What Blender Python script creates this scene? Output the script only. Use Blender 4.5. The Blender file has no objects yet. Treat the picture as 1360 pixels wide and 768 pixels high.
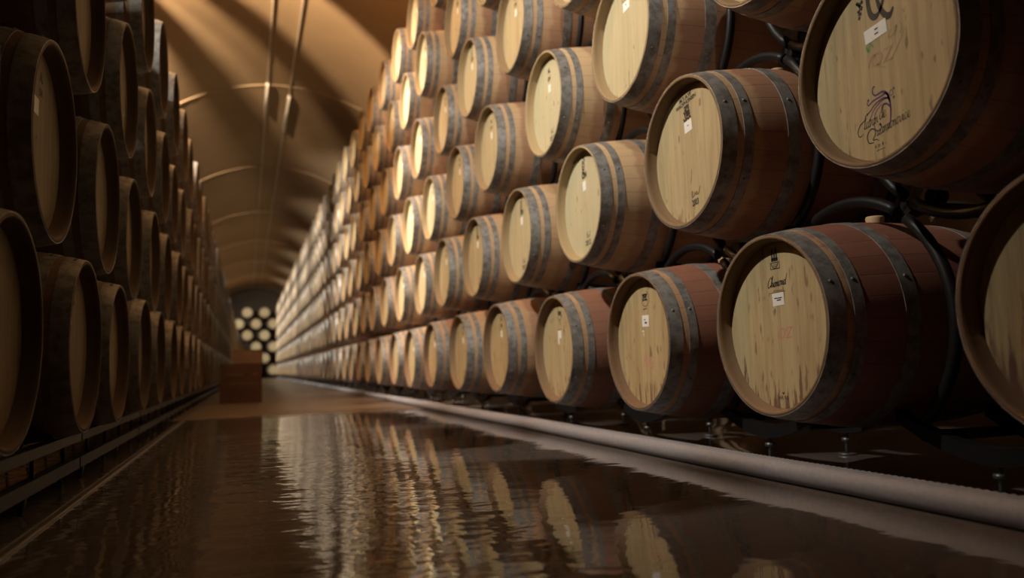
import bpy, bmesh, math, random
from mathutils import Vector, Matrix
random.seed(7)
PI = math.pi
sc = bpy.context.scene
C = sc.collection

# ------------------------------------------------------------------ helpers
def link(name, me, mat=None, parent=None, loc=None):
    o = bpy.data.objects.new(name, me)
    C.objects.link(o)
    if mat is not None and me is not None:
        for m in (mat if isinstance(mat, (list, tuple)) else [mat]):
            me.materials.append(m)
    if parent: o.parent = parent
    if loc: o.location = loc
    return o

def empty(name, loc=(0, 0, 0), rz=0.0):
    o = bpy.data.objects.new(name, None)
    C.objects.link(o)
    o.empty_display_size = 0.1
    o.location = loc
    o.rotation_euler = (0, 0, rz)
    return o

def tag(o, label=None, cat=None, group=None, kind=None):
    if label: o['label'] = label
    if cat: o['category'] = cat
    if group: o['group'] = group
    if kind: o['kind'] = kind
    return o

class MB:
    """collects shapes for one mesh"""
    def __init__(s): s.v = []; s.f = []; s.m = []; s.sm = []
    def face(s, idx, mi=0, smooth=False): s.f.append(idx); s.m.append(mi); s.sm.append(smooth)
    def box(s, lo, hi, mi=0, rot=None, at=None):
        b = len(s.v)
        c = [(x, y, z) for x in (lo[0], hi[0]) for y in (lo[1], hi[1]) for z in (lo[2], hi[2])]
        if rot is not None: c = [tuple(rot @ Vector(p)) for p in c]
        if at is not None: c = [(p[0] + at[0], p[1] + at[1], p[2] + at[2]) for p in c]
        s.v += c
        for f in ((0, 1, 3, 2), (4, 6, 7, 5), (0, 4, 5, 1), (2, 3, 7, 6), (0, 2, 6, 4), (1, 5, 7, 3)):
            s.face([b + i for i in f], mi)
    def lathe_x(s, prof, n=48, cz=0.345, mi=0, smooth=True, closed=False):
        """profile of (x, r[, material]) revolved about the x axis at height cz"""
        b = len(s.v)
        for p in prof:
            for i in range(n):
                a = 2 * PI * i / n
                s.v.append((p[0], p[1] * math.cos(a), cz + p[1] * math.sin(a)))
        segs = len(prof) if closed else len(prof) - 1
        for k in range(segs):
            k2 = (k + 1) % len(prof)
            m = prof[k][2] if len(prof[k]) > 2 else mi
            for i in range(n):
                j = (i + 1) % n
                s.face([b + k * n + i, b + k2 * n + i, b + k2 * n + j, b + k * n + j], m, smooth)
        return b
    def disc_x(s, x, r, n=48, cz=0.345, mi=0, flip=False):
        b = len(s.v)
        for i in range(n):
            a = 2 * PI * i / n
            s.v.append((x, r * math.cos(a), cz + r * math.sin(a)))
        idx = [b + i for i in range(n)]
        s.face(idx[::-1] if flip else idx, mi)
    def tube(s, pts, r, n=8, mi=0, cap=True):
        pts = [Vector(p) for p in pts]
        b = len(s.v)
        N = len(pts)
        prev = None
        for k, p in enumerate(pts):
            t = (pts[min(k + 1, N - 1)] - pts[max(k - 1, 0)]).normalized()
            ref = Vector((0, 0, 1)) if abs(t.z) < 0.9 else Vector((1, 0, 0))
            if prev is None: u = t.cross(ref).normalized()
            else:
                u = (prev - t * prev.dot(t)).normalized()
            prev = u
            w = t.cross(u)
            rr = r[k] if isinstance(r, (list, tuple)) else r
            for i in range(n):
                a = 2 * PI * i / n
                s.v.append(tuple(p + u * (rr * math.cos(a)) + w * (rr * math.sin(a))))
        for k in range(N - 1):
            for i in range(n):
                j = (i + 1) % n
                s.face([b + k * n + i, b + k * n + j, b + (k + 1) * n + j, b + (k + 1) * n + i], mi, True)
        if cap:
            s.face([b + i for i in range(n)][::-1], mi)
            s.face([b + (N - 1) * n + i for i in range(n)], mi)
    def mesh(s, name):
        me = bpy.data.meshes.new(name)
        me.from_pydata(s.v, [], s.f)
        me.polygons.foreach_set('material_index', s.m)
        me.polygons.foreach_set('use_smooth', s.sm)
        me.update()
        return me
    def build(s, name, mat, parent=None, loc=None):
        return link(name, s.mesh(name), mat, parent, loc)

# ------------------------------------------------------------------ materials
class NT:
    def __init__(s, name):
        s.mat = bpy.data.materials.new(name)
        s.mat.use_nodes = True
        s.t = s.mat.node_tree
        s.t.nodes.clear()
        s.out = s.n('ShaderNodeOutputMaterial')
        s.b = s.n('ShaderNodeBsdfPrincipled')
        s.l(s.b.outputs[0], s.out.inputs[0])
    def n(s, t, **kw):
        nd = s.t.nodes.new(t)
        for k, v in kw.items(): setattr(nd, k, v)
        return nd
    def l(s, a, b): s.t.links.new(a, b)
    def setin(s, inp, v):
        if hasattr(v, 'links') or isinstance(v, bpy.types.NodeSocket): s.l(v, inp)
        else: inp.default_value = v
    def math(s, op, a, b=None, c=None, clamp=False):
        nd = s.n('ShaderNodeMath', operation=op, use_clamp=clamp)
        s.setin(nd.inputs[0], a)
        if b is not None: s.setin(nd.inputs[1], b)
        if c is not None: s.setin(nd.inputs[2], c)
        return nd.outputs[0]
    def mix(s, f, a, b, blend='MIX'):
        nd = s.n('ShaderNodeMix', data_type='RGBA', blend_type=blend)
        s.setin(nd.inputs[0], f)
        for inp, v in ((nd.inputs[6], a), (nd.inputs[7], b)):
            s.setin(inp, v if isinstance(v, bpy.types.NodeSocket) else (*v, 1.0))
        return nd.outputs[2]
    def mapping(s, vec, scale=(1, 1, 1), loc=None):
        nd = s.n('ShaderNodeMapping')
        s.l(vec, nd.inputs[0])
        nd.inputs['Scale'].default_value = scale
        if loc is not None: s.setin(nd.inputs['Location'], loc)
        return nd.outputs[0]
    def noise(s, vec, scale=1.0, detail=3.0, rough=0.55, dist=0.0):
        nd = s.n('ShaderNodeTexNoise')
        s.l(vec, nd.inputs['Vector'])
        nd.inputs['Scale'].default_value = scale
        nd.inputs['Detail'].default_value = detail
        nd.inputs['Roughness'].default_value = rough
        nd.inputs['Distortion'].default_value = dist
        return nd.outputs[0]
    def ramp(s, v, lo, hi):
        nd = s.n('ShaderNodeMapRange', interpolation_type='SMOOTHSTEP')
        s.setin(nd.inputs[0], v)
        s.setin(nd.inputs[1], lo); s.setin(nd.inputs[2], hi)
        return nd.outputs[0]
    def white(s, v):
        nd = s.n('ShaderNodeTexWhiteNoise', noise_dimensions='1D')
        s.setin(nd.inputs['W'], v)
        return nd.outputs[0]
    def coords(s):
        tc = s.n('ShaderNodeTexCoord').outputs['Object']
        oi = s.n('ShaderNodeObjectInfo')
        rnd = oi.outputs['Random']
        off = s.n('ShaderNodeCombineXYZ')
        s.l(s.math('MULTIPLY', rnd, 37.0), off.inputs[0])
        s.l(s.math('MULTIPLY', rnd, 91.0), off.inputs[1])
        s.l(s.math('MULTIPLY', rnd, 53.0), off.inputs[2])
        add = s.n('ShaderNodeVectorMath', operation='ADD')
        s.l(tc, add.inputs[0]); s.l(off.outputs[0], add.inputs[1])
        sep = s.n('ShaderNodeSeparateXYZ'); s.l(tc, sep.inputs[0])
        col = s.n('ShaderNodeSeparateColor'); s.l(oi.outputs['Color'], col.inputs[0])
        s.age = oi.outputs['Alpha']  # object alpha below full mixes painted shade into the wood colour
        return tc, add.outputs[0], sep.outputs, rnd, col.outputs
    def bump(s, h, strength=0.3, dist=0.01):
        nd = s.n('ShaderNodeBump')
        nd.inputs['Strength'].default_value = strength
        nd.inputs['Distance'].default_value = dist
        s.l(h, nd.inputs['Height'])
        s.l(nd.outputs[0], s.b.inputs['Normal'])
    def base(s, c): s.setin(s.b.inputs['Base Color'], c if isinstance(c, bpy.types.NodeSocket) else (*c, 1.0))
    def rough(s, v): s.setin(s.b.inputs['Roughness'], v)
    def metal(s, v): s.setin(s.b.inputs['Metallic'], v)

def mat_head():
    m = NT('oak_head_wood')
    tc, oc, (x, y, z), rnd, (cr, cg, cb) = m.coords()
    grain = m.noise(m.mapping(oc, (1, 34, 2.2)), 1.0, 5, 0.6, 0.4)
    fine = m.noise(m.mapping(oc, (1, 150, 7)), 1.0, 3, 0.6)
    pl = m.math('ADD', m.math('DIVIDE', y, 0.088), m.math('MULTIPLY', rnd, 7.3))
    tint = m.white(m.math('ADD', m.math('FLOOR', pl), m.math('MULTIPLY', rnd, 31.0)))
    fr = m.math('ABSOLUTE', m.math('SUBTRACT', m.math('FRACT', pl), 0.5))
    line = m.ramp(fr, 0.488, 0.497)
    c = m.mix(m.ramp(grain, 0.3, 0.72), (0.49, 0.360, 0.185), (0.32, 0.215, 0.098))
    c = m.mix(m.math('MULTIPLY', m.ramp(fine, 0.35, 0.7), 0.35), c, (0.30, 0.18, 0.08))
    c = m.mix(m.math('MULTIPLY', tint, 0.28), c, (0.56, 0.45, 0.26))
    # brightness of each head (new oak is paler)
    c = m.mix(m.math('MULTIPLY', cg, 0.75), c, (0.57, 0.53, 0.355))
    # short dark flecks and knots
    fl = m.noise(m.mapping(oc, (1, 46, 15)), 1.0, 1, 0.4)
    fm = m.ramp(fl, m.math('SUBTRACT', 0.73, m.math('MULTIPLY', cb, 0.13)), 0.77)
    c = m.mix(m.math('MULTIPLY', fm, 0.6), c, (0.10, 0.05, 0.025))
    c = m.mix(m.math('MULTIPLY', line, 0.45), c, (0.14, 0.075, 0.03))
    # wine stain running down the lower part
    st = m.noise(m.mapping(oc, (1, 38, 5)), 1.0, 4, 0.65)
    low = m.math('SUBTRACT', 0.36, z)
    sm = m.math('ADD', m.math('MULTIPLY', low, 2.4), m.math('MULTIPLY', m.math('SUBTRACT', st, 0.5), 2.4))
    sm = m.ramp(sm, m.math('SUBTRACT', 0.95, m.math('MULTIPLY', cr, 0.90)), m.math('SUBTRACT', 1.0, m.math('MULTIPLY', cr, 0.45)))
    c = m.mix(m.math('MULTIPLY', sm, m.math('MULTIPLY', m.ramp(cr, 0.0, 0.5), 0.85)), c, (0.12, 0.040, 0.035))
    c = m.mix(m.age, (0.070, 0.032, 0.017), c)  # age is the object alpha: low values mix in painted shade
    m.base(c); m.rough(0.62)
    m.b.inputs['Specular IOR Level'].default_value = 0.3
    m.bump(m.math('SUBTRACT', grain, m.math('MULTIPLY', line, 1.5)), 0.25, 0.002)
    return m.mat

def mat_body():
    m = NT('oak_stave_wood')
    tc, oc, (x, y, z), rnd, (cr, cg, cb) = m.coords()
    ang = m.math('ARCTAN2', m.math('SUBTRACT', z, 0.345), y)
    sv = m.math('ADD', m.math('MULTIPLY', ang, 30 / (2 * PI)), 40.0)
    tint = m.white(m.math('ADD', m.math('FLOOR', sv), m.math('MULTIPLY', rnd, 97.0)))
    fr = m.math('ABSOLUTE', m.math('SUBTRACT', m.math('FRACT', sv), 0.5))
    line = m.ramp(fr, 0.478, 0.495)
    grain = m.noise(m.mapping(oc, (4, 60, 60)), 1.0, 4, 0.6, 0.3)
    blot = m.noise(m.mapping(oc, (5, 9, 9)), 1.0, 4, 0.6)
    c = m.mix(grain, (0.52, 0.34, 0.19), (0.33, 0.19, 0.10))
    c = m.mix(m.math('MULTIPLY', tint, 0.35), c, (0.47, 0.245, 0.15))
    c = m.mix(m.math('MULTIPLY', cg, 0.6), c, (0.66, 0.48, 0.28))
    red = m.mix(grain, (0.27, 0.100, 0.070), (0.15, 0.052, 0.040))
    red = m.mix(m.math('MULTIPLY', tint, 0.4), red, (0.32, 0.135, 0.095))
    band = m.ramp(m.math('ADD', m.math('ABSOLUTE', x), m.math('MULTIPLY', m.math('SUBTRACT', blot, 0.5), 0.10)),
                  m.math('ADD', 0.20, m.math('MULTIPLY', cr, 0.22)), m.math('ADD', 0.17, m.math('MULTIPLY', cr, 0.22)))
    bf = m.math('MULTIPLY', band, m.math('MULTIPLY', cr, 0.9))
    c = m.mix(m.math('ADD', bf, m.math('MULTIPLY', cr, 0.08), clamp=True), c, red)
    scuff = m.noise(m.mapping(oc, (34, 13, 13)), 1.0, 3, 0.6, 0.6)
    c = m.mix(m.math('MULTIPLY', m.ramp(scuff, 0.69, 0.74), 0.5), c, (0.5, 0.33, 0.22))
    c = m.mix(m.math('MULTIPLY', line, 0.55), c, (0.07, 0.03, 0.02))
    c = m.mix(m.age, (0.030, 0.014, 0.010), c)  # age is the object alpha: low values mix in painted shade
    m.base(c); m.rough(0.5)
    m.b.inputs['Specular IOR Level'].default_value = 0.35
    m.bump(m.math('SUBTRACT', m.math('MULTIPLY', grain, 0.5), m.math('MULTIPLY', line, 1.5)), 0.3, 0.002)
    return m.mat

def mat_chime():
    m = NT('weathered_chime_wood')
    tc, oc, (x, y, z), rnd, (cr, cg, cb) = m.coords()
    ang = m.math('ARCTAN2', m.math('SUBTRACT', z, 0.345), y)
    sv = m.math('ADD', m.math('MULTIPLY', ang, 30 / (2 * PI)), 40.0)
    tint = m.white(m.math('ADD', m.math('FLOOR', sv), m.math('MULTIPLY', rnd, 97.0)))
    n = m.noise(oc, 45, 4, 0.65)
    c = m.mix(n, (0.22, 0.140, 0.078), (0.115, 0.068, 0.038))
    c = m.mix(m.math('MULTIPLY', tint, 0.4), c, (0.19, 0.11, 0.06))
    c = m.mix(m.math('MULTIPLY', cg, 0.85), c, (0.50, 0.37, 0.19))
    c = m.mix(m.math('MULTIPLY', cr, 0.35), c, (0.17, 0.07, 0.045))
    c = m.mix(m.age, (0.040, 0.022, 0.014), c)  # age is the object alpha: low values mix in painted shade
    m.base(c); m.rough(0.7)
    m.b.inputs['Specular IOR Level'].default_value = 0.2
    m.bump(n, 0.4, 0.003)
    return m.mat

def mat_hoop():
    m = NT('galvanised_hoop_steel')
    tc, oc, xyz, rnd, col = m.coords()
    n = m.noise(oc, 26, 4, 0.65)
    f = m.noise(oc, 150, 2, 0.6)
    c = m.mix(m.ramp(n, 0.35, 0.7), (0.30, 0.285, 0.27), (0.15, 0.135, 0.125))
    c = m.mix(m.math('MULTIPLY', m.ramp(f, 0.55, 0.75), 0.4), c, (0.14, 0.075, 0.045))
    m.base(c); m.metal(0.35); m.rough(m.math('ADD', 0.42, m.math('MULTIPLY', n, 0.2)))
    m.bump(f, 0.15, 0.001)
    return m.mat

def mat_plain(name, col, rough=0.5, metal=0.0, nscale=20.0, var=0.25, bump=0.0, spec=0.5):
    m = NT(name)
    tc, oc, xyz, rnd, c_ = m.coords()
    n = m.noise(oc, nscale, 4, 0.6)
    d = tuple(v * (1 - var) for v in col); e = tuple(min(1, v * (1 + var)) for v in col)
    m.base(m.mix(n, d, e)); m.rough(rough); m.metal(metal)
    m.b.inputs['Specular IOR Level'].default_value = spec
    if bump: m.bump(n, bump, 0.004)
    return m.mat

def mat_floor():
    m = NT('wet_cellar_concrete')
    tc = m.n('ShaderNodeTexCoord').outputs['Object']
    sep = m.n('ShaderNodeSeparateXYZ'); m.l(tc, sep.inputs[0])
    x, y, z = sep.outputs
    big = m.noise(tc, 0.9, 5, 0.6)
    med = m.noise(tc, 5.0, 5, 0.65)
    c = m.mix(med, (0.150, 0.122, 0.108), (0.080, 0.064, 0.056))
    c = m.mix(m.math('MULTIPLY', m.ramp(big, 0.4, 0.65), 0.5), c, (0.145, 0.118, 0.104))
    # water lies on the near part of the aisle; the far part is only damp
    far = m.ramp(m.math('ADD', y, m.math('MULTIPLY', m.math('SUBTRACT', big, 0.5), 1.6)), 6.9, 7.9)
    m.base(m.mix(m.math('MULTIPLY', far, 0.6), c, (0.20, 0.14, 0.10)))
    m.rough(m.math('ADD', 0.035, m.math('MULTIPLY', far, 0.30)))
    m.b.inputs['IOR'].default_value = 1.36
    # ripples on the film of water
    w1 = m.noise(m.mapping(tc, (5.5, 9.0, 1)), 1.0, 2, 0.5, 0.3)
    w2 = m.noise(m.mapping(tc, (24, 30, 1)), 1.0, 2, 0.5)
    w3 = m.noise(m.mapping(tc, (1.3, 1.6, 1)), 1.0, 1, 0.5)
    calm = m.math('ADD', 0.22, m.math('MULTIPLY', m.ramp(m.math('ADD', x, m.math('MULTIPLY', m.math('SUBTRACT', big, 0.5), 1.2)), 1.05, 0.45), 0.78))
    h = m.math('ADD', m.math('MULTIPLY', w1, 1.0), m.math('MULTIPLY', w2, 0.13))
    h = m.math('MULTIPLY', h, calm)
    h = m.math('ADD', h, m.math('MULTIPLY', w3, 1.0))
    # the floor is slightly crowned between its gutters
    crown = m.math('COSINE', m.math('MULTIPLY', m.math('SUBTRACT', x, 0.75), 4.83))
    h = m.math('ADD', h, m.math('MULTIPLY', crown, 3.6))
    bp = m.n('ShaderNodeBump')
    bp.inputs['Strength'].default_value = 1.0
    bp.inputs['Distance'].default_value = 0.0029
    m.l(h, bp.inputs['Height']); m.l(bp.outputs[0], m.b.inputs['Normal'])
    return m.mat

M_HEAD, M_BODY, M_CHIME, M_HOOP = mat_head(), mat_body(), mat_chime(), mat_hoop()
M_RACK = mat_plain('black_painted_rack_steel', (0.010, 0.009, 0.0095), 0.45, 0.0, 30, 0.3, 0.0, 0.25)
M_ROLLER = mat_plain('black_rubber_roller', (0.012, 0.012, 0.012), 0.8, 0, 30, 0.3, 0.0, 0.2)
M_SCREW = mat_plain('zinc_screw_steel', (0.14, 0.135, 0.13), 0.45, 0.7, 40, 0.2)
M_BUNG = mat_plain('pale_bung_wood', (0.50, 0.33, 0.18), 0.6, 0, 30, 0.2)
M_PAPER = mat_plain('white_label_paper', (0.80, 0.78, 0.74), 0.6, 0, 60, 0.05)
M_INK = mat_plain('black_stamp_ink', (0.018, 0.014, 0.012), 0.7, 0, 60, 0.3)
M_PURPLE = mat_plain('purple_stamp_ink', (0.085, 0.025, 0.11), 0.7, 0, 60, 0.3)
M_PINK = mat_plain('pink_chalk', (0.52, 0.24, 0.19), 0.9, 0, 90, 0.3)
M_GREEN = mat_plain('green_chalk', (0.20, 0.30, 0.13), 0.9, 0, 90, 0.3)
M_FLOOR = mat_floor()
M_VAULT = mat_plain('brown_vault_plaster', (0.30, 0.205, 0.12), 0.85, 0, 1.2, 0.15, 0.05, 0.2)
M_RIB = mat_plain('pale_vault_rib_plaster', (0.32, 0.225, 0.138), 0.8, 0, 3, 0.12)
M_WALL = mat_plain('cellar_wall_plaster', (0.30, 0.21, 0.14), 0.9, 0, 2.0, 0.2, 0.05, 0.2)
M_FOAM = mat_plain('grey_padded_pipe_cover', (0.25, 0.238, 0.262), 0.65, 0, 70, 0.28, 0.25)
M_FOAM2 = mat_plain('grey_corrugated_hose', (0.24, 0.228, 0.245), 0.55, 0, 60, 0.2)
M_DRAIN = mat_plain('dull_drain_steel', (0.30, 0.27, 0.24), 0.4, 0.8, 50, 0.3)
M_CRATE = mat_plain('red_brown_crate_wood', (0.095, 0.042, 0.032), 0.6, 0, 14, 0.35)
M_CRATE2 = mat_plain('dull_brown_crate_wood', (0.24, 0.155, 0.115), 0.6, 0, 14, 0.3)
M_TRACK = mat_plain('pale_track_metal', (0.60, 0.50, 0.40), 0.5, 0.3, 30, 0.2)
M_LAMPW = mat_plain('white_lamp_enamel', (0.75, 0.70, 0.62), 0.4, 0.0, 30, 0.05)

# ------------------------------------------------------------------ room shell
CX, RV, AZ = 0.53, 3.3, 2.29           # vault axis x, radius, height of its axis
Y0, Y1 = -4.0, 53.0
def structure(o): o['kind'] = 'structure'; return o

b = MB()
b.v = [(CX - RV, Y0, 0), (CX + RV, Y0, 0), (CX + RV, Y1, 0), (CX - RV, Y1, 0)]
b.face([0, 1, 2, 3])
structure(b.build('floor', M_FLOOR))
b = MB()
NS = 48
for yy in (Y0, Y1):
    for i in range(NS + 1):
        a = PI * i / NS
        b.v.append((CX - RV * math.cos(a), yy, AZ + RV * math.sin(a)))
for i in range(NS): b.face([i, i + 1, NS + 2 + i, NS + 1 + i][::-1], 0, True)
structure(b.build('ceiling', M_VAULT))
for nm, xx in (('wall_left', CX - RV), ('wall_right', CX + RV)):
    b = MB(); b.v = [(xx, Y0, 0), (xx, Y1, 0), (xx, Y1, AZ), (xx, Y0, AZ)]; b.face([0, 1, 2, 3])
    structure(b.build(nm, M_WALL))
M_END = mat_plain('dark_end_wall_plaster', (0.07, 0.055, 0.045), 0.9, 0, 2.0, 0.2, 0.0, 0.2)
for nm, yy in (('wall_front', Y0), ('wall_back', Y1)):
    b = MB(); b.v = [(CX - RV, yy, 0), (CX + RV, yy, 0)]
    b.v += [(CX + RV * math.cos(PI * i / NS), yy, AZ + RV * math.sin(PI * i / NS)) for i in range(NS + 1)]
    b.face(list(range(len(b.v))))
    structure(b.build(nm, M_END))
# thin raised ribs across the vault
for n in range(7):
    yy = 14.8 + 6.1 * n - (6.1 if n == 99 else 0)
    b = MB()
    pts = []
    for i in range(41):
        a = PI * (0.06 + 0.88 * i / 40)
        pts.append((CX - (RV - 0.0) * math.cos(a), yy, AZ + (RV - 0.0) * math.sin(a)))
    b.tube(pts, 0.022, 8)
    structure(b.build('trim_%d' % (n + 1), M_RIB))

# ------------------------------------------------------------------ barrels
L, RB, RE = 0.465, 0.345, 0.292        # half length, bilge radius, end radius
def rad(x): return RB - (RB - RE) * (abs(x) / L) ** 2.2

def body_mesh(n=96, rings=44, name='stave_body'):
    m = MB()
    xs = [-L + 0.004 + (2 * L - 0.008) * i / rings for i in range(rings + 1)]
    prof = [(-L + 0.052, 0.268, 1), (-L + 0.050, 0.2715, 1), (-L + 0.014, 0.2760, 1), (-L + 0.003, 0.2795, 1), (-L, 0.2825, 1), (-L, 0.2885, 1)]
    prof += [(x, rad(x), 0) for x in xs]
    prof[-1] = (xs[-1], rad(xs[-1]), 1)
    prof += [(L, 0.2885, 1), (L, 0.2825, 1), (L - 0.014, 0.2760, 1), (L - 0.050, 0.2715, 1), (L - 0.052, 0.268, 1)]
    m.lathe_x(prof, n)
    return m.mesh(name)

def hoop_mesh(x0, x1, name='hoop', n=64, t=0.0022):
    m = MB()
    k = 3
    outer = [(x0 + (x1 - x0) * i / k, rad(x0 + (x1 - x0) * i / k) + t) for i in range(k + 1)]
    m.lathe_x(outer, n)
    m.lathe_x([(x0, rad(x0) - 0.001), outer[0]], n)
    m.lathe_x([outer[-1], (x1, rad(x1) - 0.001)], n)
    # two rivets on the riveted lap, top and near side
    for a in (1.25, 1.33, -2.6, 2.75):
        xm = (x0 + x1) / 2
        r = rad(xm) + t
        c = Vector((xm, r * math.cos(a), 0.345 + r * math.sin(a)))
        nrm = Vector((0, math.cos(a), math.sin(a)))
        m.tube([c - nrm * 0.001, c + nrm * 0.0018, c + nrm * 0.0030], [0.0062, 0.0058, 0.003], 8)
    me = m.mesh(name)
    return me

def head_mesh(n=64, x=-L + 0.048, name='head'):
    m = MB()
    m.disc_x(x, 0.2705, n, flip=True)
    m.disc_x(x + 0.02, 0.2705, n)
    return m.mesh(name)

def bung_mesh():
    m = MB()
    pr = [(0.0, 0.0285), (0.026, 0.031), (0.0335, 0.0285)]
    n = 20
    for h, r in pr:
        for i in range(n):
            a = 2 * PI * i / n
            m.v.append((r * math.cos(a), r * math.sin(a), 0.683 + h))
    for k in range(2):
        for i in range(n):
            j = (i + 1) % n
            m.face([k * n + i, k * n + j, (k + 1) * n + j, (k + 1) * n + i], 0, True)
    m.face([2 * n + i for i in range(n)])
    return m.mesh('bung')

def single_mesh(n=32, name='wine_barrel'):
    """the same barrel as one mesh, for those far down the aisle"""
    m = MB()
    def R(x): return rad(x) + 0.002
    hz = [(-L, -L + 0.055), (-L + 0.080, -L + 0.115), (-L + 0.245, -L + 0.295)]
    xs = sorted(set([-L + 0.0, -L + 0.055, -L + 0.08, -L + 0.115, -L + 0.245, -L + 0.295, 0.0] +
                    [L, L - 0.055, L - 0.08, L - 0.115, L - 0.245, L - 0.295]))
    prof = [(-L + 0.048, 0.270, 1), (-L, 0.281, 1)]
    for i, x in enumerate(xs):
        mid = (x + xs[i + 1]) / 2 if i + 1 < len(xs) else L
        hoop = any(a - 1e-6 <= -abs(mid) <= b_ + 1e-6 for a, b_ in hz)
        prof.append((x, rad(x), 2 if hoop else 0))
    prof[-1] = (L, rad(L), 1)
    prof += [(L, 0.281, 1), (L - 0.048, 0.270, 1)]
    m.lathe_x(prof, n)
    m.disc_x(-L + 0.048, 0.270, n, mi=3, flip=True)
    m.disc_x(L - 0.048, 0.270, n, mi=3)
    return m.mesh(name)

ME_BODY = body_mesh(); ME_BODY.materials.append(M_BODY); ME_BODY.materials.append(M_CHIME)
ME_BODY2 = body_mesh(48, 24); ME_BODY2.materials.append(M_BODY); ME_BODY2.materials.append(M_CHIME)
HZ = [(-L + 0.001, -L + 0.055), (-L + 0.080, -L + 0.115), (-L + 0.245, -L + 0.295)]
HZ += [(-b_, -a) for a, b_ in HZ]
ME_HOOPS = []
for a, b_ in HZ:
    me = hoop_mesh(a, b_); me.materials.append(M_HOOP); ME_HOOPS.append(me)
ME_HEAD = head_mesh(); ME_HEAD.materials.append(M_HEAD)
ME_REAR = head_mesh(48, L - 0.068); ME_REAR.materials.append(M_HEAD)
ME_BUNG = bung_mesh(); ME_BUNG.materials.append(M_BUNG)
ME_ONE = single_mesh()
for mm in (M_BODY, M_CHIME, M_HOOP, M_HEAD): ME_ONE.materials.append(mm)

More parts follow.
